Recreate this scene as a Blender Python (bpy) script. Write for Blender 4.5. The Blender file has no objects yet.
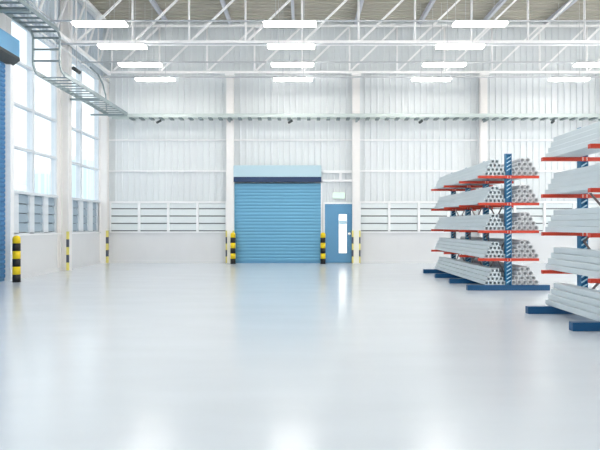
import bpy, bmesh, math, random
from mathutils import Vector, Matrix
random.seed(7)
S = bpy.context.scene
COL = S.collection

# ------------------------------------------------------------------ materials
def lin(c):
    return tuple(((v/255)/12.92 if v/255 <= .04045 else ((v/255+.055)/1.055)**2.4) for v in c)

def mat(name, rgb, rough=.5, metal=0., spec=.5, var=0., vscale=3., bump=0., bscale=40., stretch=(1,1,1)):
    m = bpy.data.materials.new(name); m.use_nodes = True
    nt = m.node_tree; b = nt.nodes['Principled BSDF']
    c = lin(rgb)
    b.inputs['Base Color'].default_value = (*c, 1)
    b.inputs['Roughness'].default_value = rough
    b.inputs['Metallic'].default_value = metal
    b.inputs['Specular IOR Level'].default_value = spec
    tc = nt.nodes.new('ShaderNodeTexCoord')
    mp = nt.nodes.new('ShaderNodeMapping'); mp.inputs['Scale'].default_value = stretch
    nt.links.new(tc.outputs['Object'], mp.inputs['Vector'])
    if var > 0:
        n = nt.nodes.new('ShaderNodeTexNoise'); n.inputs['Scale'].default_value = vscale
        n.inputs['Detail'].default_value = 4
        r = nt.nodes.new('ShaderNodeValToRGB')
        r.color_ramp.elements[0].position = .3; r.color_ramp.elements[1].position = .7
        r.color_ramp.elements[0].color = (*[max(0, v*(1-var)) for v in c], 1)
        r.color_ramp.elements[1].color = (*[min(1, v*(1+var*.6)) for v in c], 1)
        nt.links.new(mp.outputs['Vector'], n.inputs['Vector'])
        nt.links.new(n.outputs['Fac'], r.inputs['Fac'])
        nt.links.new(r.outputs['Color'], b.inputs['Base Color'])
    if bump > 0:
        n2 = nt.nodes.new('ShaderNodeTexNoise'); n2.inputs['Scale'].default_value = bscale
        bp = nt.nodes.new('ShaderNodeBump'); bp.inputs['Strength'].default_value = bump
        bp.inputs['Distance'].default_value = .01
        nt.links.new(mp.outputs['Vector'], n2.inputs['Vector'])
        nt.links.new(n2.outputs['Fac'], bp.inputs['Height'])
        nt.links.new(bp.outputs['Normal'], b.inputs['Normal'])
    return m

def emit(name, rgb, k):
    m = bpy.data.materials.new(name); m.use_nodes = True
    nt = m.node_tree; b = nt.nodes['Principled BSDF']
    b.inputs['Base Color'].default_value = (*lin(rgb), 1)
    b.inputs['Emission Color'].default_value = (*lin(rgb), 1)
    b.inputs['Emission Strength'].default_value = k
    return m

def glass(name, tint, gl=.03):
    m = bpy.data.materials.new(name); m.use_nodes = True
    nt = m.node_tree; nt.nodes.clear()
    o = nt.nodes.new('ShaderNodeOutputMaterial'); mx = nt.nodes.new('ShaderNodeMixShader')
    t = nt.nodes.new('ShaderNodeBsdfTransparent'); g = nt.nodes.new('ShaderNodeBsdfGlossy')
    t.inputs['Color'].default_value = (*tint, 1); g.inputs['Roughness'].default_value = .03
    mx.inputs['Fac'].default_value = gl
    nt.links.new(t.outputs[0], mx.inputs[1]); nt.links.new(g.outputs[0], mx.inputs[2])
    nt.links.new(mx.outputs[0], o.inputs[0])
    return m

M = {}
M['clad']   = mat('white corrugated cladding', (222,227,230), .55, var=.03, vscale=.7)
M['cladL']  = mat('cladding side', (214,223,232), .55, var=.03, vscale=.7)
M['plaster']= mat('smooth wall paint', (225,226,228), .7, var=.02, vscale=1.5)
M['frame']  = mat('white window frame', (243,244,246), .45)
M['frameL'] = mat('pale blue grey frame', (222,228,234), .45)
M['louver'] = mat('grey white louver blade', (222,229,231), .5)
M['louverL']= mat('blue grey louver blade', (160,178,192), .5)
M['gap']    = mat('louver gap grey', (120,124,128), .8)
M['column'] = mat('warm white steel', (238,236,235), .5, var=.02)
M['steel']  = mat('white painted steel', (253,253,254), .4)
M['rail']   = mat('grey rail', (198,201,206), .5)
M['tray']   = mat('galvanised grey green', (146,160,164), .45, metal=.2, var=.06, vscale=9)
M['rung']   = mat('galvanised dark rung', (120,134,138), .5, metal=.2)
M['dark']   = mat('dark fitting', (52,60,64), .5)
M['roof']   = mat('roof deck', (178,174,162), .7, var=.0, vscale=.5)
M['purlin'] = mat('purlin lilac grey', (206,208,216), .6)
M['floor']  = mat('polished pale floor', (223,229,236), .19, spec=.4, var=.03, vscale=1.3, bump=.012, bscale=5, stretch=(.5,1.6,1))
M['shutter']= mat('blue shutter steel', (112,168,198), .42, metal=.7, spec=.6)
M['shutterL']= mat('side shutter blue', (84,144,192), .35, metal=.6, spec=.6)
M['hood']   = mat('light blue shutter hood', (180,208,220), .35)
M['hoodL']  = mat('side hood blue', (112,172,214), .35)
M['trayB']  = mat('galvanised pale tray', (186,197,196), .45, metal=.15)
M['navy']   = mat('navy stripe', (12,50,92), .4)
M['doorblue']= mat('blue door paint', (98,148,184), .42, metal=.6)
M['vpane']  = emit('bright door window', (250,252,250), .75)  # pane itself glows, in place of brightness behind the glass
M['vtint']  = mat('painted pale blue view', (190,222,236), .3)
M['exit']   = emit('pale green exit sign', (205,240,216), .3)
M['yellow'] = mat('bollard yellow', (246,212,10), .4, var=.04, vscale=9)
M['black']  = mat('bollard black', (8,8,10), .45)
M['gyellow']= mat('faded guard yellow', (232,218,120), .5)
M['gblack'] = mat('faded guard dark', (72,76,92), .5)
M['gpale']  = mat('cream guard plate', (240,238,226), .5)
M['rackblue']= mat('rack blue paint', (4,78,124), .35)
M['rackcol']= mat('rack upright blue', (18,114,162), .35)
M['lace']   = mat('pale lacing', (178,220,238), .4)
M['red']    = mat('rack orange red', (204,60,34), .38)
M['bolt']   = mat('zinc bolt', (226,212,206), .35, metal=.3)
M['brace']  = mat('grey brown brace', (132,118,118), .5, metal=.2)
M['tube']   = mat('grey white square tube', (206,216,221), .45, var=.03, vscale=2)
M['pipe']   = mat('grey round pipe', (208,210,213), .42, var=.04, vscale=2)
M['lamp']   = emit('lamp panel', (255,250,243), 9.5)
M['washstrip'] = emit('added wall wash strip', (255,250,243), 45.0)  # strong side glow added to brighten the walls
M['lampbody']= mat('lamp housing', (245,245,245), .5)
M['glass']  = glass('window glass', (.97,.985,.99))
M['ground'] = mat('pale yard paving', (205,208,208), .9, var=.05)
M['towA']   = mat('tower hazed beige', (250,248,244), .8)  # tower colours lightened to paint in distance haze
M['towB']   = mat('tower hazed blue', (244,249,252), .6)
M['towC']   = mat('tower hazed green', (244,250,244), .7)
M['towW']   = mat('tower hazed window bands', (222,236,244), .5)
M['knob']   = mat('white door knob', (250,250,250), .25)

# ------------------------------------------------------------------ mesh helper
class MB:
    def __init__(s): s.bm = bmesh.new(); s.mats = []
    def mi(s, m):
        if m is None: return 0
        if m not in s.mats: s.mats.append(m)
        return s.mats.index(m)
    def box(s, x0, x1, y0, y1, z0, z1, m=None, bev=0):
        r = bmesh.ops.create_cube(s.bm, size=1)
        for v in r['verts']:
            v.co = Vector(((x0+x1)/2+v.co.x*(x1-x0), (y0+y1)/2+v.co.y*(y1-y0), (z0+z1)/2+v.co.z*(z1-z0)))
        i = s.mi(m)
        fs = {f for v in r['verts'] for f in v.link_faces}
        for f in fs: f.material_index = i
        if bev:
            es = {e for v in r['verts'] for e in v.link_edges}
            rb = bmesh.ops.bevel(s.bm, geom=list(es), offset=bev, segments=2, affect='EDGES')
            for f in rb['faces']: f.material_index = i
        return s
    def bar(s, a, b, w, h=None, m=None, up=Vector((0,0,1))):
        a = Vector(a); b = Vector(b); h = h or w
        d = (b-a); L = d.length; d.normalize()
        if abs(d.dot(up)) > .95: up = Vector((0,1,0)) if abs(d.y) < .9 else Vector((1,0,0))
        x = d.cross(up).normalized(); y = x.cross(d).normalized()
        vs = []
        for t in (a, b):
            for sx, sy in ((-1,-1),(1,-1),(1,1),(-1,1)):
                vs.append(s.bm.verts.new(t + x*sx*w/2 + y*sy*h/2))
        i = s.mi(m)
        for q in ((3,2,1,0),(4,5,6,7),(0,1,5,4),(1,2,6,5),(2,3,7,6),(3,0,4,7)):
            f = s.bm.faces.new([vs[k] for k in q]); f.material_index = i
        return s
    def cyl(s, a, b, r, n=16, m=None, r2=None, smooth=True, caps=True):
        a = Vector(a); b = Vector(b); d = (b-a).normalized(); r2 = r if r2 is None else r2
        up = Vector((0,0,1)) if abs(d.z) < .9 else Vector((1,0,0))
        x = d.cross(up).normalized(); y = x.cross(d)
        A = [s.bm.verts.new(a+(x*math.cos(t)+y*math.sin(t))*r) for t in [2*math.pi*k/n for k in range(n)]]
        B = [s.bm.verts.new(b+(x*math.cos(t)+y*math.sin(t))*r2) for t in [2*math.pi*k/n for k in range(n)]]
        i = s.mi(m)
        for k in range(n):
            f = s.bm.faces.new((A[k], A[(k+1)%n], B[(k+1)%n], B[k])); f.material_index = i; f.smooth = smooth
        if caps:
            f = s.bm.faces.new(A[::-1]); f.material_index = i
            f = s.bm.faces.new(B); f.material_index = i
        return s
    def tube(s, pts, r, n=8, m=None):
        for a, b in zip(pts[:-1], pts[1:]): s.cyl(a, b, r, n, m)
        return s
    def lathe(s, prof, c, n=20, m=None):
        rings = []
        for r, z in prof:
            rings.append([s.bm.verts.new((c[0]+max(r,1e-4)*math.cos(2*math.pi*k/n), c[1]+max(r,1e-4)*math.sin(2*math.pi*k/n), c[2]+z)) for k in range(n)])
        i = s.mi(m)
        for A, B in zip(rings[:-1], rings[1:]):
            for k in range(n):
                f = s.bm.faces.new((A[k], A[(k+1)%n], B[(k+1)%n], B[k])); f.material_index = i; f.smooth = True
        f = s.bm.faces.new(rings[0][::-1]); f.material_index = i
        f = s.bm.faces.new(rings[-1]); f.material_index = i
        return s
    def prism(s, poly, axis, a, b, m=None):
        """poly is a list of 2D points; extruded along axis ('x': pts are (y,z); 'y': pts are (x,z))"""
        def P(p, t): return (t, p[0], p[1]) if axis == 'x' else ((p[0], t, p[1]) if axis == 'y' else (p[0], p[1], t))
        A = [s.bm.verts.new(P(p, a)) for p in poly]; B = [s.bm.verts.new(P(p, b)) for p in poly]
        i = s.mi(m); n = len(poly)
        fs = [s.bm.faces.new(A[::-1]), s.bm.faces.new(B)]
        for k in range(n): fs.append(s.bm.faces.new((A[k], A[(k+1)%n], B[(k+1)%n], B[k])))
        for f in fs: f.material_index = i
        return s
    def build(s, name, m=None, parent=None, loc=None):
        bmesh.ops.recalc_face_normals(s.bm, faces=s.bm.faces[:])
        me = bpy.data.meshes.new(name); s.bm.to_mesh(me); s.bm.free()
        if s.mats:
            for q in s.mats: me.materials.append(q)
        else: me.materials.append(m)
        o = bpy.data.objects.new(name, me); COL.objects.link(o)
        if loc: o.location = loc
        if parent: o.parent = parent
        return o

def tag(o, label=None, cat=None, group=None, kind=None):
    if label: o['label'] = label
    if cat: o['category'] = cat
    if group: o['group'] = group
    if kind: o['kind'] = kind
    return o
def empty(name, loc=(0,0,0)):
    o = bpy.data.objects.new(name, None); COL.objects.link(o); o.location = loc
    o.empty_display_size = .1
    return o
def children(o): return [c for c in bpy.data.objects if c.parent == o]
def copy_tree(o, parent=None):
    c = o.copy(); COL.objects.link(c)
    if parent: c.parent = parent
    for ch in CH.get(o.name, []): copy_tree(ch, c)
    return c
CH = {}
def index_tree(root):
    CH.clear()
    for o in bpy.data.objects:
        if o.parent: CH.setdefault(o.parent.name, []).append(o)

# ------------------------------------------------------------------ room measures (metres)
YB = 20.5          # back wall
XL = -7.0          # left wall
XR = 15.0
YN = -3.0          # nearest end of what is built
ZC = 8.5           # roof deck
COLX = [-6.88, -2.5, 1.88, 6.3, 10.7]

# ---- floor
MB().box(XL-.2, XR, YN, YB+.2, -.15, 0).build('floor', M['floor'])
bpy.data.objects['floor']['kind'] = 'structure'
bpy.data.objects['floor']['label'] = 'glossy pale blue-white concrete hall floor'

# ---- roof deck: corrugated along x
def corrugated(axis, a0, a1, fixed, b0, b1, pitch, depth, sign, name, m, parent=None):
    """sheet running in axis a (rib pitch), extruded along b. axis 'xz': wall at y=fixed; 'yz': wall at x=fixed; 'yx': deck at z=fixed"""
    bm = bmesh.new(); pts = []
    n = int(round((a1-a0)/pitch)); p = (a1-a0)/n
    for k in range(n):
        s0 = a0+k*p
        pts += [(s0, 0), (s0+p*.70, 0), (s0+p*.76, depth), (s0+p*.94, depth)]
    pts.append((a1, 0))
    def P(a, d, b):
        if axis == 'xz': return (a, fixed+sign*d, b)
        if axis == 'yz': return (fixed+sign*d, a, b)
        return (b, a, fixed+sign*d)
    T = .06
    lo = [bm.verts.new(P(a, d, b0)) for a, d in pts]; hi = [bm.verts.new(P(a, d, b1)) for a, d in pts]
    lo2 = [bm.verts.new(P(a, d-T, b0)) for a, d in pts]; hi2 = [bm.verts.new(P(a, d-T, b1)) for a, d in pts]
    for k in range(len(pts)-1):
        bm.faces.new((lo[k], lo[k+1], hi[k+1], hi[k]))
        bm.faces.new((lo2[k+1], lo2[k], hi2[k], hi2[k+1]))
        bm.faces.new((lo[k], lo2[k], lo2[k+1], lo[k+1])); bm.faces.new((hi[k], hi[k+1], hi2[k+1], hi2[k]))
    bm.faces.new((lo[0], hi[0], hi2[0], lo2[0])); bm.faces.new((lo[-1], lo2[-1], hi2[-1], hi[-1]))
    bmesh.ops.recalc_face_normals(bm, faces=bm.faces[:])
    me = bpy.data.meshes.new(name); bm.to_mesh(me); bm.free(); me.materials.append(m)
    o = bpy.data.objects.new(name, me); COL.objects.link(o)
    if parent: o.parent = parent
    return o
tag(corrugated('yx', YN, YB+.2, ZC, XL-.2, XR, .25, .05, -1, 'ceiling', M['roof']), kind='structure', label='grey-brown corrugated roof deck')

# ---- back wall
wb = tag(MB().box(XL-.2, XR, YB, YB+.2, 0, 1.10).build('wall_back', M['plaster']), kind='structure', label='white back wall of dado and ribbed cladding')
corrugated('xz', XL-.2, XR, YB+.04, 1.10, ZC, .2205, .03, -1, 'cladding', M['clad'], wb)
for z in (3.23, 4.32):
    MB().box(XL, XR, YB-.03, YB+.04, z-.025, z+.025).build('girt', M['frame'], wb)
MB().box(XL, -2.4, YB-.03, YB, 0, .1).build('skirting', M['plaster'], wb)
MB().box(1.8, XR, YB-.03, YB, 0, .1).build('skirting', M['plaster'], wb)

wn = 0
def louvre_back(x0, x1, npan):
    global wn
    wn += 1
    r = tag(MB().box(x0, x1, YB-.012, YB+.01, 1.10, 2.16).build('window_%d' % wn, M['gap']), kind='structure')
    f = MB()
    f.box(x0, x1, YB-.09, YB-.012, 2.10, 2.17)
    f.box(x0, x1, YB-.09, YB-.012, 1.06, 1.115)
    p = (x1-x0)/npan
    for k in range(npan+1):
        c = x0+k*p
        f.box(max(x0, c-.04), min(x1, c+.04), YB-.09, YB-.012, 1.115, 2.10)
    f.build('window_frame', M['frame'], r)
    for k in range(npan):
        b = MB(); a = x0+k*p+.045; e = x0+(k+1)*p-.045
        for j in range(4):
            z = 1.15+j*.258 + (.0 if j else 0)
            t = min(z+.222, 2.098)
            b.prism([(YB-.02, z), (YB-.065, z+.005), (YB-.03, t), (YB-.015, t)], 'x', a, e)
        b.build('louver_panel', M['louver'], r)
    return r
louvre_back(-6.74, -2.64, 4)['label'] = 'louvred vent strip at left of blue shutter'
louvre_back(2.02, 6.17, 4)['label'] = 'louvred vent strip right of blue door'
louvre_back(6.43, 10.57, 4)['label'] = 'louvred vent strip behind the racks'

# little trim between shutter and column over the door
t = MB()
t.box(.73, 1.76, YB-.07, YB-.003, 3.16, 3.25); t.box(.73, 1.76, YB-.07, YB-.003, 2.85, 2.93)
t.box(1.30, 1.40, YB-.07, YB-.003, 2.93, 3.16)
tag(t.build('trim_1', M['frame']), kind='structure', label='white rails above the blue door')

# ---- left wall
wl = tag(MB().box(XL-.2, XL, 14.03, YB, 0, 1.08).build('wall_left', M['plaster']), kind='structure', label='left wall with tall windows')
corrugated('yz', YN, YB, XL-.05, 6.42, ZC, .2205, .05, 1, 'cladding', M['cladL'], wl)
MB().box(XL-.2, XL+.01, 13.80, 14.03, 0, 6.42).build('pier', M['column'], wl)
MB().box(XL-.2, XL, 9.35, 13.80, 5.62, 6.42).build('wall_panel', M['column'], wl)
MB().box(XL-.2, XL+.01, 9.10, 9.35, 0, 6.42).build('pier', M['column'], wl)
MB().box(XL-.2, XL+.01, 16.68, 17.28, 0, 6.42).build('pier', M['column'], wl)
MB().box(XL-.2, XL+.01, 20.15, YB-.005, 0, 6.42).build('pier', M['column'], wl)
MB().box(XL-.2, XL, YN, 9.10, 0, 1.08).build('dado', M['plaster'], wl)
MB().box(XL, XL+.02, 14.03, 16.83, 0, .1).build('skirting', M['plaster'], wl)
MB().box(XL, XL+.02, 17.13, 20.2, 0, .1).build('skirting', M['plaster'], wl)
MB().box(XL-.02, XL+.05, 14.03, 20.2, 1.06, 1.10).build('sill', M['frame'], wl)

def window_left(y0, y1, mulls, panels, label):
    global wn
    wn += 1
    f = MB()
    xo, xi = XL-.14, XL-.02
    f.box(xo, xi, y0, y0+.05, 1.10, 6.40); f.box(xo, xi, y1-.05, y1, 1.10, 6.40)
    f.box(xo, xi, y0, y1, 6.34, 6.42)
    for y in mulls: f.box(xo-.04, xi, y-.06, y+.06, 2.17, 6.38)
    for z in (3.24, 4.30, 5.37): f.box(xo, xi+.02, y0, y1, z-.03, z+.03)
    f.box(xo, xi+.05, y0, y1, 2.10, 2.17)
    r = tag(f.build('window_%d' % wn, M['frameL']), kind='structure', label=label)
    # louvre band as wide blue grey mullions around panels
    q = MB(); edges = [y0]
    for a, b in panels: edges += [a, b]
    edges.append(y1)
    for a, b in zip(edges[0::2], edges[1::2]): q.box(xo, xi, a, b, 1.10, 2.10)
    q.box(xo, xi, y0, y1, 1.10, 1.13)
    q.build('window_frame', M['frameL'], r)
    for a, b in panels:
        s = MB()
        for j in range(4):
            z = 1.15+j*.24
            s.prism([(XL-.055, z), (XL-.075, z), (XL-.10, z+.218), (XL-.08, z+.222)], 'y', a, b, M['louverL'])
        s.box(XL-.14, XL-.125, a, b, 1.13, 2.10, M['gap'])
        s.build('louver_panel', None, r)
    MB().box(XL-.085, XL-.075, y0+.05, y1-.05, 2.17, 6.34).build('pane', M['glass'], r)
    return r
window_left(14.03, 16.68, [15.25], [(14.45,15.04),(15.30,15.86),(16.14,16.66)], 'tall window nearer the blue side shutter')
window_left(17.28, 20.15, [18.55], [(17.30,17.52),(17.87,18.37),(18.72,19.18),(19.56,20.02)], 'tall window nearest the back corner')
for k in range(3):   # the bays beside and behind the camera that let daylight in
    y0 = YN+k*4.03
    window_left(y0+.02, y0+4.0, [y0+2.0], [(y0+.3,y0+.9),(y0+1.2,y0+1.8),(y0+2.1,y0+2.7),(y0+3.0,y0+3.6)], 'tall window beside the camera')

# ---- columns
def hcol(name, x0, x1, y0, y1, z1, flange_axis):
    m = MB(); t = .03
    if flange_axis == 'y':   # flanges face the camera
        m.box(x0, x1, y0, y0+t, 0, z1); m.box(x0, x1, y1-t, y1, 0, z1)
        c = (x0+x1)/2; m.box(c-.015, c+.015, y0+t, y1-t, 0, z1)
    else:
        m.box(x0, x0+t, y0, y1, 0, z1); m.box(x1-t, x1, y0, y1, 0, z1)
        c = (y0+y1)/2; m.box(x0+t, x1-t, c-.015, c+.015, 0, z1)
    m.box(x0-.02, x1+.02, y0-.01, y1, 6.44, 6.495) if z1 < 7 else m.box(x0, x1, y0, y1, 6.50, 6.58)
    return m.build(name, M['column'])
cl = ['white steel column in the back left corner', 'white steel column left of the big blue shutter',
      'white steel column right of the blue door', 'white steel column behind the far pipe rack',
      'white steel column at the far right behind the near rack']
for k, x in enumerate(COLX):
    tag(hcol('steel_column', x-.125, x+.125, YB-.30, YB-.092, 6.50, 'y'), cl[k], 'column', 'steel columns along the back wall')
tag(hcol('steel_column', XL, XL+.25, 16.85, 17.10, 8.28, 'x'), 'white steel column between the two tall side windows', 'column')

# ---- stripe guards on the columns
def guard(label, boxes, zs=(0.02,1.14)):
    r = empty('column_guard', ((boxes[0][0]+boxes[0][1])/2, (boxes[0][2]+boxes[0][3])/2, 0))
    tag(r, label, 'column guard', 'striped column guards')
    z0, z1 = zs; h = (z1-z0)/5
    for (x0, x1, y0, y1) in boxes:
        m = MB()
        for k in range(5):
            m.box(x0, x1, y0, y1, z0+k*h, z0+(k+1)*h, M['gyellow'] if k % 2 == 0 else M['gblack'])
        o = m.build('stripe_strip', None, r); o.location = -r.location
    return r
yf = YB-.30
def guard_back(x, label, both=True, plate=True):
    bx = [(x-.145, x-.095, yf-.02, yf+.12)]
    if both: bx.append((x+.095, x+.145, yf-.02, yf+.12))
    r = guard(label, bx)
    if plate:
        o = MB().box(x-.095, x+.095, yf-.012, yf-.001, .02, 1.14).build('cream_plate', M['gpale'], r); o.location = -r.location
guard('yellow and dark striped guard on the back left corner column', [(COLX[0]+.09, COLX[0]+.145, yf-.02, yf+.12)])
guard_back(COLX[1], 'yellow and dark striped guard on column left of the big shutter')
guard_back(COLX[2], 'yellow and dark striped guard on column right of the blue door')
guard('yellow and dark striped guard on column between the tall side windows', [(XL+.20, XL+.27, 16.815, 16.86)])

# ---- bollards
def bollard(label, x, y):
    r = empty('bollard', (x, y, 0)); tag(r, label, 'bollard', 'yellow and black striped bollards')
    h = 1.08/6; rad = .088
    m = MB()
    for k in range(6):
        mm = M['black'] if k % 2 == 0 else M['yellow']
        if k < 5: m.lathe([(rad, k*h), (rad, (k+1)*h)], (0,0,0), 24, mm)
        else: m.lathe([(rad, k*h), (rad, k*h+h*.62), (rad*.88, k*h+h*.8), (rad*.6, k*h+h*.93), (0, k*h+h)], (0,0,0), 24, mm)
    m.build('post', None, r)
    MB().cyl((0,0,0), (0,0,.012), rad*1.12, 24, M['black']).build('base_ring', None, r)
bollard('striped yellow and black bollard left of the big blue shutter', -2.37, 20.02)
bollard('striped yellow and black bollard between big blue shutter and blue door', .72, 20.02)
bollard('large striped bollard in front of the blue shutter on the left wall', -6.62, 13.52)

# ---- big roller shutter on the back wall
def slats(z0, z1, pitch, face, back, a, b, axis, m):
    """curved slats; face = proud plane coordinate, back = recessed plane coordinate"""
    mb = MB(); n = int(round((z1-z0)/pitch)); p = (z1-z0)/n
    s = 1 if face > back else -1
    for k in range(n):
        z = z0+k*p
        pr = [(back-s*.01, z), (back, z), (back, z+p*.05), (back+(face-back)*.7, z+p*.14), (face, z+p*.40), (face, z+p*.62), (back+(face-back)*.75, z+p*.86), (back, z+p*.97), (back, z+p), (back-s*.01, z+p)]
        mb.prism(pr, 'x' if axis == 'x' else 'y', a, b, m)
    return mb
x0, x1 = -2.37, .72
d1 = tag(MB().box(x0+.01, x1-.06, YB-.06, YB-.002, 0, .06).build('door_1', M['doorblue']), kind='structure', label='big light blue roller shutter in the back wall')
slats(.06, 2.80, .114, YB-.074, YB-.06, x0-.0, x1-.06, 'x', M['shutter']).build('shutter_curtain', None, d1)
MB().box(x0, x1-.05, YB-.32, YB-.10, 2.83, 3.0).build('shutter_header', M['navy'], d1)
MB().box(x0, x1-.05, YB-.33, YB-.003, 3.0, 3.40, None, .015).build('hood', M['hood'], d1)
m = MB(); m.box(x0-.05, x0, YB-.12, YB-.003, 0, 2.83); m.box(x1-.06, x1-.01, YB-.12, YB-.003, 0, 2.83)
m.build('guide_rail', M['frame'], d1)

# ---- blue door
dx0, dx1 = .80, 1.76
d2 = tag(MB().box(dx0, dx1, YB-.06, YB-.003, .01, 2.07, None, .004).build('door_2', M['doorblue']), kind='structure', label='blue door with a tall narrow window')
m = MB(); m.box(dx0-.06, dx0, YB-.09, YB-.003, 0, 2.13); m.box(dx1-.0, dx1+.03, YB-.09, YB-.003, 0, 2.13); m.box(dx0, dx1, YB-.09, YB-.003, 2.07, 2.13)
m.build('door_frame', M['frame'], d2)
MB().box(1.30, 1.56, YB-.068, YB-.058, .36, 1.70, M['vpane']).build('door_pane', None, d2)
m = MB(); m.box(1.285, 1.30, YB-.075, YB-.058, .345, 1.715); m.box(1.56, 1.575, YB-.075, YB-.058, .345, 1.715); m.box(1.30, 1.56, YB-.075, YB-.058, .345, .36); m.box(1.30, 1.56, YB-.075, YB-.058, 1.70, 1.715)
m.build('pane_trim', M['frame'], d2)
MB().box(1.30, 1.56, YB-.071, YB-.0685, 1.36, 1.50).build('pane_view_patch', M['vtint'], d2)  # painted patch for the bluish view through the pane
MB().lathe([(.02, 0), (.02, .03), (.045, .04), (.05, .06), (.035, .08), (0, .085)], (0,0,0), 16, M['knob']).build('door_knob', None, d2)
k = bpy.data.objects['door_knob']; k.rotation_euler = (math.pi/2, 0, 0); k.location = (1.66, YB-.058, 1.03)

r = empty('exit_sign', (1.29, YB-.03, 2.37)); tag(r, 'small pale green exit sign above the blue door', 'exit sign')
MB().box(-.215, .215, -.02, .02, -.11, .11, None, .006).build('sign_box', M['lampbody'], r)
MB().box(-.2, .2, -.026, -.019, -.095, .095).build('sign_face', M['exit'], r)

# ---- side shutter on the left wall
d3 = tag(MB().box(XL-.1, XL-.04, 9.35, 13.80, 0, .06).build('door_3', M['doorblue']), kind='structure', label='tall blue roller shutter on the left wall')
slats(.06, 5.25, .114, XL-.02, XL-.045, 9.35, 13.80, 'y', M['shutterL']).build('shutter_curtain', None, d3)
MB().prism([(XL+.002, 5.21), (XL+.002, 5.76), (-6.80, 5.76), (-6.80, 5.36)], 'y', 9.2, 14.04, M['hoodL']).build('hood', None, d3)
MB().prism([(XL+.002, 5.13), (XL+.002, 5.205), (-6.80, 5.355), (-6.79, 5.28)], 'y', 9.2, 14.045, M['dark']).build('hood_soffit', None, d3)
MB().box(XL+.01, XL+.10, 13.80, 13.97, 0, 5.13).build('guide_rail', M['frame'], d3)

# ------------------------------------------------------------------ roof steel
def truss(y, n0, n1, label, cw=.12, caps=False):
    r = empty('roof_truss', (0, y, 6.62)); tag(r, label, 'truss', 'roof trusses across the hall')
    zb, zt = 0, 1.60; p = 1.642
    MB().box(XL+.28, XR-.05, -cw/2, cw/2, zb-cw/2, zb+cw/2).build('bottom_chord', M['steel'], r)
    MB().box(XL+.28, XR-.05, -cw/2, cw/2, zt-cw/2, zt+cw/2).build('top_chord', M['steel'], r)
    for k in range(n0, n1+1):
        x = k*p
        MB().cyl((x, 0, zb+.05), (x, 0, zt-.05), .032, 10).build('vertical', M['steel'], r)
        if k < n1: MB().bar((x+.05, 0, zb+.05), (x+p-.04, 0, zt-.05), .055, .055).build('diagonal', M['steel'], r)
    for x in COLX[1:]*caps:
        MB().box(x-.16, x+.16, -.07, .04, zb-.12, zb-.05).build('bearing_plate', M['steel'], r)
truss(YB-.22+.0-.12, -4, 9, 'white roof truss closest to the back wall', .07, True)
truss(16.95, -4, 9, 'white roof truss crossing in front, over the third light row')
truss(13.42, -4, 9, 'white roof truss nearest the camera at the top edge')

# side truss along the left wall
r = empty('side_truss', (XL+.36, 0, 6.55)); tag(r, 'white lattice truss running along the left wall above the windows', 'truss')
MB().box(-.05, .05, 7, 20.1, -.05, .05).build('bottom_chord', M['steel'], r)
MB().box(-.05, .05, 7, 20.1, 1.62, 1.72).build('top_chord', M['steel'], r)
k = 0; y = 8.0
while y < 20.0:
    MB().cyl((0, y, .05), (0, y, 1.62), .03, 8).build('vertical', M['steel'], r)
    if y+1.1 < 20.2: MB().bar((0, y+.04, .05), (0, y+1.06, 1.62), .05, .05).build('diagonal', M['steel'], r)
    y += 1.1
MB().cyl((0, 7, -.32), (0, 20.1, -.32), .025, 8).build('tie_rod', M['steel'], r)

pl = {-4.7: 'over the leftmost light line', -2.5: 'over the column left of the shutter', -.3: 'over the shutter light line', 1.88: 'over the column right of the door',
      4.1: 'over the third light line', 6.3: 'over the column behind the far rack', 8.5: 'over the rightmost light line', 10.7: 'over the far right column'}
for x, w in pl.items():
    m = MB(); m.box(x-.05, x+.05, 7.5, YB-.02, 8.29, 8.305); m.box(x-.05, x+.05, 7.5, YB-.02, 8.43, 8.445); m.box(x-.012, x+.012, 7.5, YB-.02, 8.305, 8.43)
    tag(m.build('roof_purlin', M['purlin']), 'pale lilac-grey roof beam '+w, 'roof beam', 'roof beams under the deck')
# edge beam where the roof meets the left wall
tag(MB().box(XL+.005, XL+.15, 7, YB-.35, 8.30, 8.44).build('trim_2', M['steel']), kind='structure', label='white eaves beam along the left wall')

# ------------------------------------------------------------------ lights and their rails
LX = [-4.68, -.28, 4.12, 8.52, 12.9]
LY = [18.6, 16.9, 15.2, 13.5]
LY2 = [11.8-1.7*k for k in range(5)]
rown = ['back row of lights', 'second light row from the back', 'third light row from the back', 'front row of lights']
for i, y in enumerate(LY+LY2):
    if i < 4:
        m = MB(); m.cyl((-5.82 if i == 3 else -6.4, y, 6.05), (XR-.1, y, 6.05), .022, 8)
        tag(m.build('light_rail', M['rail']), 'thin grey pipe rail carrying the '+rown[i], 'light rail', 'thin rails carrying the lights')
coln = ['leftmost', 'second', 'third', 'fourth', 'fifth']
proto = None
def make_light():
    r = empty('ceiling_light')
    m = MB(); m.prism([(-.14, .006), (.14, .006), (.10, .03), (-.10, .03)], 'x', -.615, .615)
    m.build('housing', M['lampbody'], r)
    m = MB(); m.prism([(-.115, -.04), (.115, -.04), (.131, -.025), (.131, .005), (-.131, .005), (-.131, -.025)], 'x', -.605, .605, M['lamp'])
    for s in (-1, 1): m.box(-.60, .60, min(s*.131, s*.136), max(s*.131, s*.136), -.024, .004, M['washstrip'])  # extra glowing strips, added to throw light sideways onto the walls
    dif = m.build('diffuser', None, r)
    for s in (-.33, .33): MB().cyl((s, 0, .07), (s, 0, 2.44), .006, 6).build('hanger', M['rail'], r)
    return r
proto = make_light(); index_tree(proto)
first = True
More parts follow.
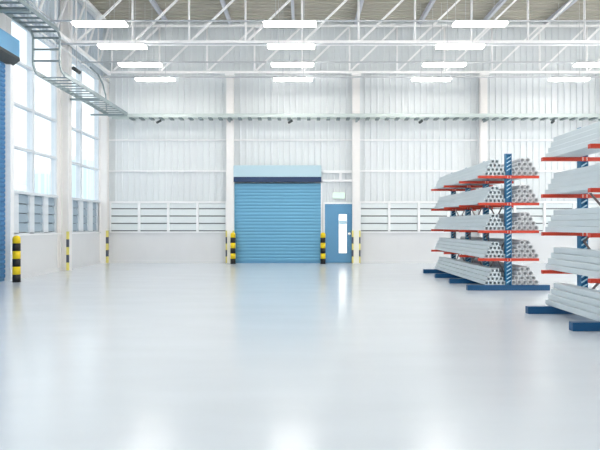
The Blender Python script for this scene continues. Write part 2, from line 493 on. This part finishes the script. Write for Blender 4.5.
for i, y in enumerate(LY+LY2):
    for j, x in enumerate(LX):
        if first: o = proto; first = False
        else: o = copy_tree(proto)
        o.location = (x, y, 5.985)
        if i < 4 and j < 4:
            tag(o, '%s bright white light panel in the %s' % (coln[j], rown[i]), 'ceiling light', 'suspended light panels')
        else:
            tag(o, 'bright white light panel hanging out of the picture near the camera' if i >= 4 else 'bright white light panel beyond the right picture edge', 'ceiling light', 'light panels outside the picture' if i >= 4 else 'light panels beyond the right edge')

# ------------------------------------------------------------------ cable trays
r = empty('cable_tray', (-6.22, 20.1, 5.0)); tag(r, 'galvanised ladder cable tray dropping beside the left wall windows', 'cable tray')
def rel(o): o.location = -o.parent.location
xi, xo, zl, zh, yr = -5.90, -6.55, 5.07, 6.03, 14.2
def side(x):
    m = MB(); c = .25
    m.bar((x, 19.68, zl), (x, yr+c, zl), .03, .11)
    # rounded sweep up
    pts = []
    for k in range(7):
        a = math.pi/2*k/6; pts.append((x, yr+c-c*math.sin(a), zl+c-c*math.cos(a)))
    for a, b in zip(pts[:-1], pts[1:]): m.bar(a, b, .03, .07, up=Vector((1,0,0)) if False else Vector((0,0,1)))
    m.bar((x, yr, zl+c-.02), (x, yr, zh-.1), .03, .07)
    m.bar((x, yr, zh-.12), (x, yr-.12, zh), .03, .07)
    m.bar((x, yr-.10, zh), (x, 8.0, zh), .03, .10)
    rel(m.build('side_rail', M['tray'], r))
side(xi); side(xo)
y = 19.5
while y > yr+.25:
    rel(MB().box(xo+.01, xi-.01, y-.022, y+.022, zl-.045, zl-.015).build('rung', M['tray'], r)); y -= .30
for z in (5.32, 5.60, 5.88): rel(MB().box(xo+.01, xi-.01, yr-.02, yr+.02, z-.02, z+.02).build('rung', M['rung'], r))
y = yr-.12
while y > 8.2:
    rel(MB().box(xo+.01, xi-.01, y-.025, y+.025, zh-.045, zh-.01).build('rung', M['rung'], r)); y -= .30
for y, z in ((19.3, zl), (16.97, zl), (12.6, zh), (10.2, zh)):
    rel(MB().box(XL+.0 if y != 16.97 else XL+.25, xi+.02, y-.03, y+.03, z-.115, z-.06).build('support_bracket', M['tray'], r))
rel(MB().tube([(xi, 14.1, 6.0), (xi+.0, 14.05, 6.1), (xi, 13.9, 6.16), (xi, 8.0, 6.16)], .018, 8).build('conduit', M['rail'], r))

r = empty('cable_tray', (0, 20.0, 5.05)); tag(r, 'pale galvanised cable tray running across the back wall above the shutter', 'cable tray')
yb0, yb1 = 19.72, 20.1
for y in (yb0, yb1):
    rel(MB().box(xo, XR-.1, y-.015, y+.015, 5.03, 5.15).build('side_rail', M['trayB'], r))
x = xi+.1
while x < XR-.3:
    rel(MB().box(x-.06, x+.06, yb0-.0, yb1, 4.985, 5.029).build('rung', M['rung'], r)); x += .335
for x in COLX[1:]:
    rel(MB().box(x-.03, x+.03, yb0, YB-.30, 4.94, 4.98).build('support_bracket', M['tray'], r))
r.location.z -= .05
for x, w in ((-4.83, 'left of the big shutter'), (-.36, 'over the big shutter'), (4.07, 'left of the far rack'), (8.55, 'above the near rack')):
    m = MB(); m.cyl((0,0,.003), (0,0,-.06), .012, 8); m.bar((.02, .0, -.04), (-.09, -.10, -.13), .07, .07)
    o = m.build('spot_fitting', M['dark'], None, (x, 19.85, 4.93))
    tag(o, 'small dark fitting under the back cable tray '+w, 'fitting', 'dark fittings under the back tray')

# dark fitting and cable drop high on the left wall
r = empty('wall_fitting', (-6.52, 16.85, 5.8)); tag(r, 'dark elongated fitting hung above the tray beside the windows', 'fitting')
MB().cyl((0, -.22, .0), (0, .22, -.0), .055, 14).build('body', M['dark'], r)
MB().bar((0, 0, .04), (0, 0, .70), .02, .02).build('hanger', M['rail'], r)
m = MB(); m.tube([(-6.50, 17.9, 6.17), (-6.48, 18.5, 6.12), (-6.46, 18.9, 5.9), (-6.45, 19.15, 5.6), (-6.45, 19.25, 5.11)], .025, 8)
tag(m.build('cable_conduit', M['tray']), 'bent grey conduit dropping from side truss into tray near corner', 'conduit')
m = MB(); m.tube([(6.10, 20.145, 0), (6.10, 20.145, 6.48)], .022, 8); m.tube([(6.10, 20.145, 6.46), (5.2, 20.145, 6.46)], .022, 8)
tag(m.build('cable_conduit', M['rail']), 'thin vertical grey conduit beside the column behind the far rack', 'conduit')

# ------------------------------------------------------------------ racks
ZL = [.108, .647, 1.21, 1.77, 2.316]      # resting heights: base and four arm levels
CX = 4.17
def make_rack():
    r = empty('cantilever_rack', (CX, 11.75, 0))
    for i in range(4):
        y = 1.42*i
        o = MB().box(-.83, .83, 0, .11, .0, .108, None, .004).build('base_foot', M['rackblue'], r); o.location = (0, y, 0)
        m = MB(); m.mi(M['rackcol'])
        for s in (-1, 1):
            m.box(.045 if s > 0 else -.057, .057 if s > 0 else -.045, 0, .11, .108, 2.76)
        m.box(-.045, .045, .047, .063, .108, 2.76)
        m.box(-.045, .045, .005, .105, 2.74, 2.758)
        z = .15
        while z < 2.68:
            if all(abs(z+.03-q) > .05 for q in ZL[1:]):
                for f in (.012, .098): m.bar((-.043, f, z), (.043, f, z+.055), .016, .024, M['lace'], up=Vector((0,1,0)))
            z += .078
        o = m.build('column', None, r); o.location = (0, y, 0)
        for zl_ in ZL[1:]:
            for s in (-1, 1):
                m = MB()
                if s < 0: m.prism([(-.61, zl_-.052), (-.057, zl_-.055), (-.057, zl_), (-.61, zl_)], 'y', 0.0, .07)
                else: m.prism([(.61, zl_-.052), (.057, zl_-.055), (.057, zl_), (.61, zl_)], 'y', 0.0, .07)
                m.box(min(s*.61, s*.60), max(s*.61, s*.60), -.002, .072, zl_-.054, zl_)
                m.box(min(s*.057, s*.0), max(s*.057, s*.0), -.012, .0, zl_-.06, zl_+.004)
                a = m.build('arm', M['red'], r); a.location = (0, y, 0)
                b = MB()
                b.cyl((s*.03, -.022, zl_-.015), (s*.03, -.012, zl_-.015), .009, 8); b.cyl((s*.03, -.022, zl_-.042), (s*.03, -.012, zl_-.042), .009, 8)
                b.build('bolt', M['bolt'], a)
    for i in range(3):
        y = 1.42*i
        for (za, zb) in ((.25, 1.08), (1.08, 1.90)):
            MB().bar((-.012, y+.11, za), (-.012, y+1.42, zb), .012, .035).build('brace', M['brace'], r)
            MB().bar((.012, y+.11, zb), (.012, y+1.42, za), .012, .035).build('brace', M['brace'], r)
    return r
def LASTOBJ(n):
    c = [o for o in COL.objects if o.name.startswith(n)]
    return max(c, key=lambda o: o.name if '.' in o.name else n)
rack1 = make_rack(); index_tree(rack1)
tag(rack1, 'blue and orange-red double-sided cantilever rack standing farther back', 'storage rack', 'cantilever racks of pipes')
DY = -7.40
rack2 = copy_tree(rack1); rack2.location = (CX, 11.75+DY, 0)
tag(rack2, 'blue and orange-red cantilever rack nearer the camera, cut by the right edge', 'storage rack', 'cantilever racks of pipes')

# ---- square tubes and round pipes
L = 4.46; a = .0830; th = .016
def square_tube():
    bm = bmesh.new(); h = a/2-.0006
    def ring(s, y, r):
        pts = []
        for sx, sz in ((1,1),(-1,1),(-1,-1),(1,-1)):
            cx, cz = sx*(s-r), sz*(s-r)
            base = math.atan2(sz, sx)
            for d in (-math.pi/4, math.pi/4):
                pts.append((cx+r*math.cos(base+d), y, cz+r*math.sin(base+d)))
        return [bm.verts.new(p) for p in pts]
    A = ring(h, 0, .006); B = ring(h, L, .006); C = ring(h-th, 0, .003); D = ring(h-th, L, .003)
    n = 8
    for k in range(n):
        q = (k+1) % n
        bm.faces.new((A[k], A[q], B[q], B[k])); bm.faces.new((C[q], C[k], D[k], D[q]))
        bm.faces.new((A[q], A[k], C[k], C[q])); bm.faces.new((B[k], B[q], D[q], D[k]))
    bmesh.ops.recalc_face_normals(bm, faces=bm.faces[:])
    me = bpy.data.meshes.new('square_tube'); bm.to_mesh(me); bm.free(); me.materials.append(M['tube']); return me
R = .052; PX = .1125; PZ = math.sqrt((2*R)**2-(PX/2)**2)+.0005 if 2*R > PX/2 else .09
def round_pipe():
    bm = bmesh.new(); n = 20
    def ring(r, y): return [bm.verts.new((r*math.cos(2*math.pi*k/n), y, r*math.sin(2*math.pi*k/n))) for k in range(n)]
    A = ring(R-.0004, 0); B = ring(R-.0004, L); C = ring(R-.016, 0); D = ring(R-.016, L)
    for k in range(n):
        q = (k+1) % n
        f = bm.faces.new((A[k], A[q], B[q], B[k])); f.smooth = True
        f = bm.faces.new((C[q], C[k], D[k], D[q])); f.smooth = True
        bm.faces.new((A[q], A[k], C[k], C[q])); bm.faces.new((B[k], B[q], D[q], D[k]))
    bmesh.ops.recalc_face_normals(bm, faces=bm.faces[:])
    me = bpy.data.meshes.new('round_pipe'); bm.to_mesh(me); bm.free(); me.materials.append(M['pipe']); return me
sq, rp = square_tube(), round_pipe()
tier = ['base', 'second lowest', 'middle', 'second highest', 'top']
rows = ['bottom row', 'second row', 'third row', 'topmost row']
nth = {5: ['leftmost', 'second', 'middle', 'fourth', 'rightmost'], 4: ['leftmost', 'second', 'third', 'rightmost'], 3: ['leftmost', 'middle', 'rightmost'], 2: ['left', 'right']}
for rk, (rn, dy) in enumerate((('far rack', 0), ('near rack', DY))):
    for li, z in enumerate(ZL):
        for ri, cnt in enumerate((5, 4, 3, 2)):
            for k in range(cnt):
                x = CX-.062-a*5+a/2 + ri*a/2 + k*a
                o = bpy.data.objects.new('square_tube', sq); COL.objects.link(o)
                o.location = (x, 11.79+dy, z+a/2+ri*a+.0005)
                tag(o, '%s square tube in %s, %s tier, left side of %s' % (nth[cnt][k], rows[ri], tier[li], rn), 'steel tube', 'square tubes on the %s tier of the %s' % (tier[li], rn))
                if rk == 1 and False: pass
        for ri, cnt in enumerate((5, 4, 3, 2)):
            for k in range(cnt):
                if rk == 1: continue
                x = CX+.064+R + ri*PX/2 + k*PX
                o = bpy.data.objects.new('round_pipe', rp); COL.objects.link(o)
                o.location = (x, 11.79+dy, z+R+ri*PZ+.0005)
                tag(o, '%s round pipe in %s, %s tier, right side of %s' % (nth[cnt][k], rows[ri], tier[li], rn), 'steel pipe', 'round pipes on the %s tier of the %s' % (tier[li], rn))

# ------------------------------------------------------------------ outside
tag(MB().box(-420, XL-.2, -60, 520, -.3, -.02).build('ground_outside', M['ground']), kind='structure', label='pale yard outside the windows')
def tower(px, w, Y, h, body, label):
    xc = (px-302)/583*Y
    d = w
    r = empty('office_tower', (xc, Y, -.02)); tag(r, label, 'building', 'distant towers outside the windows')
    MB().box(-w/2, w/2, -d/2, d/2, 0, h).build('tower_body', body, r)
    m = MB(); n = max(3, int(w/3.2))
    for k in range(n):
        c = -w/2+(k+.5)*w/n
        m.box(c-w/n*.25, c+w/n*.25, -d/2-.15, -d/2, 2, h-2)
        m.box(w/2, w/2+.15, c-w/n*.25, c+w/n*.25, 2, h-2)
    m.build('window_strip', M['towW'], r)
    MB().box(-w*.2, w*.2, -d*.2, d*.2, h, h+2.5).build('roof_box', body, r)
tower(21.5, 10, 330, 22, M['towC'], 'pale green tower seen leftmost through the first side window')
tower(26.5, 9, 380, 30, M['towB'], 'pale blue slim tower left of the first window mullion')
tower(40.5, 12, 360, 35, M['towB'], 'pale blue tower just right of the first window mullion')
tower(45.5, 10, 420, 22, M['towA'], 'low beige tower beside the pale blue tower')
tower(72, 9, 370, 25, M['towA'], 'pale beige tower at left edge of the far side window')
tower(82.5, 9, 310, 38, M['towB'], 'tall pale blue tower behind the far window mullion')
tower(91, 14, 430, 41, M['towB'], 'broad pale blue tower in middle of far side window')
tower(96.5, 9, 350, 27, M['towA'], 'pale beige tower at right edge of the far side window')

# ------------------------------------------------------------------ sky
w = bpy.data.worlds.new('World'); S.world = w; w.use_nodes = True
nt = w.node_tree; bg = nt.nodes['Background']
tc = nt.nodes.new('ShaderNodeTexCoord'); sp = nt.nodes.new('ShaderNodeSeparateXYZ'); rm = nt.nodes.new('ShaderNodeValToRGB')
nt.links.new(tc.outputs['Generated'], sp.inputs[0]); nt.links.new(sp.outputs['Z'], rm.inputs['Fac']); nt.links.new(rm.outputs['Color'], bg.inputs['Color'])
e = rm.color_ramp.elements
e[0].position = 0.0; e[0].color = (.98, .98, .96, 1)
e[1].position = .9; e[1].color = (.70, .82, .94, 1)
q = e.new(.12); q.color = (.88, .93, .95, 1)
q = e.new(.35); q.color = (.83, .90, .94, 1)
bg.inputs['Strength'].default_value = 1.25

# ------------------------------------------------------------------ camera
cd = bpy.data.cameras.new('camera'); cam = bpy.data.objects.new('camera', cd); COL.objects.link(cam)
cam.location = (0, 0, 1.3); cam.rotation_euler = (math.pi/2, 0, 0)
cd.sensor_width = 36; cd.lens = 583/600*36; cd.shift_x = -2/600; cd.shift_y = 1/600
cd.clip_end = 1000
S.camera = cam
S.view_settings.view_transform = 'Standard'; S.view_settings.look = 'None'
S.view_settings.exposure = .48; S.view_settings.gamma = 1
S.cycles.max_bounces = 10; S.cycles.diffuse_bounces = 6; S.cycles.transparent_max_bounces = 16
S.cycles.sample_clamp_indirect = 8
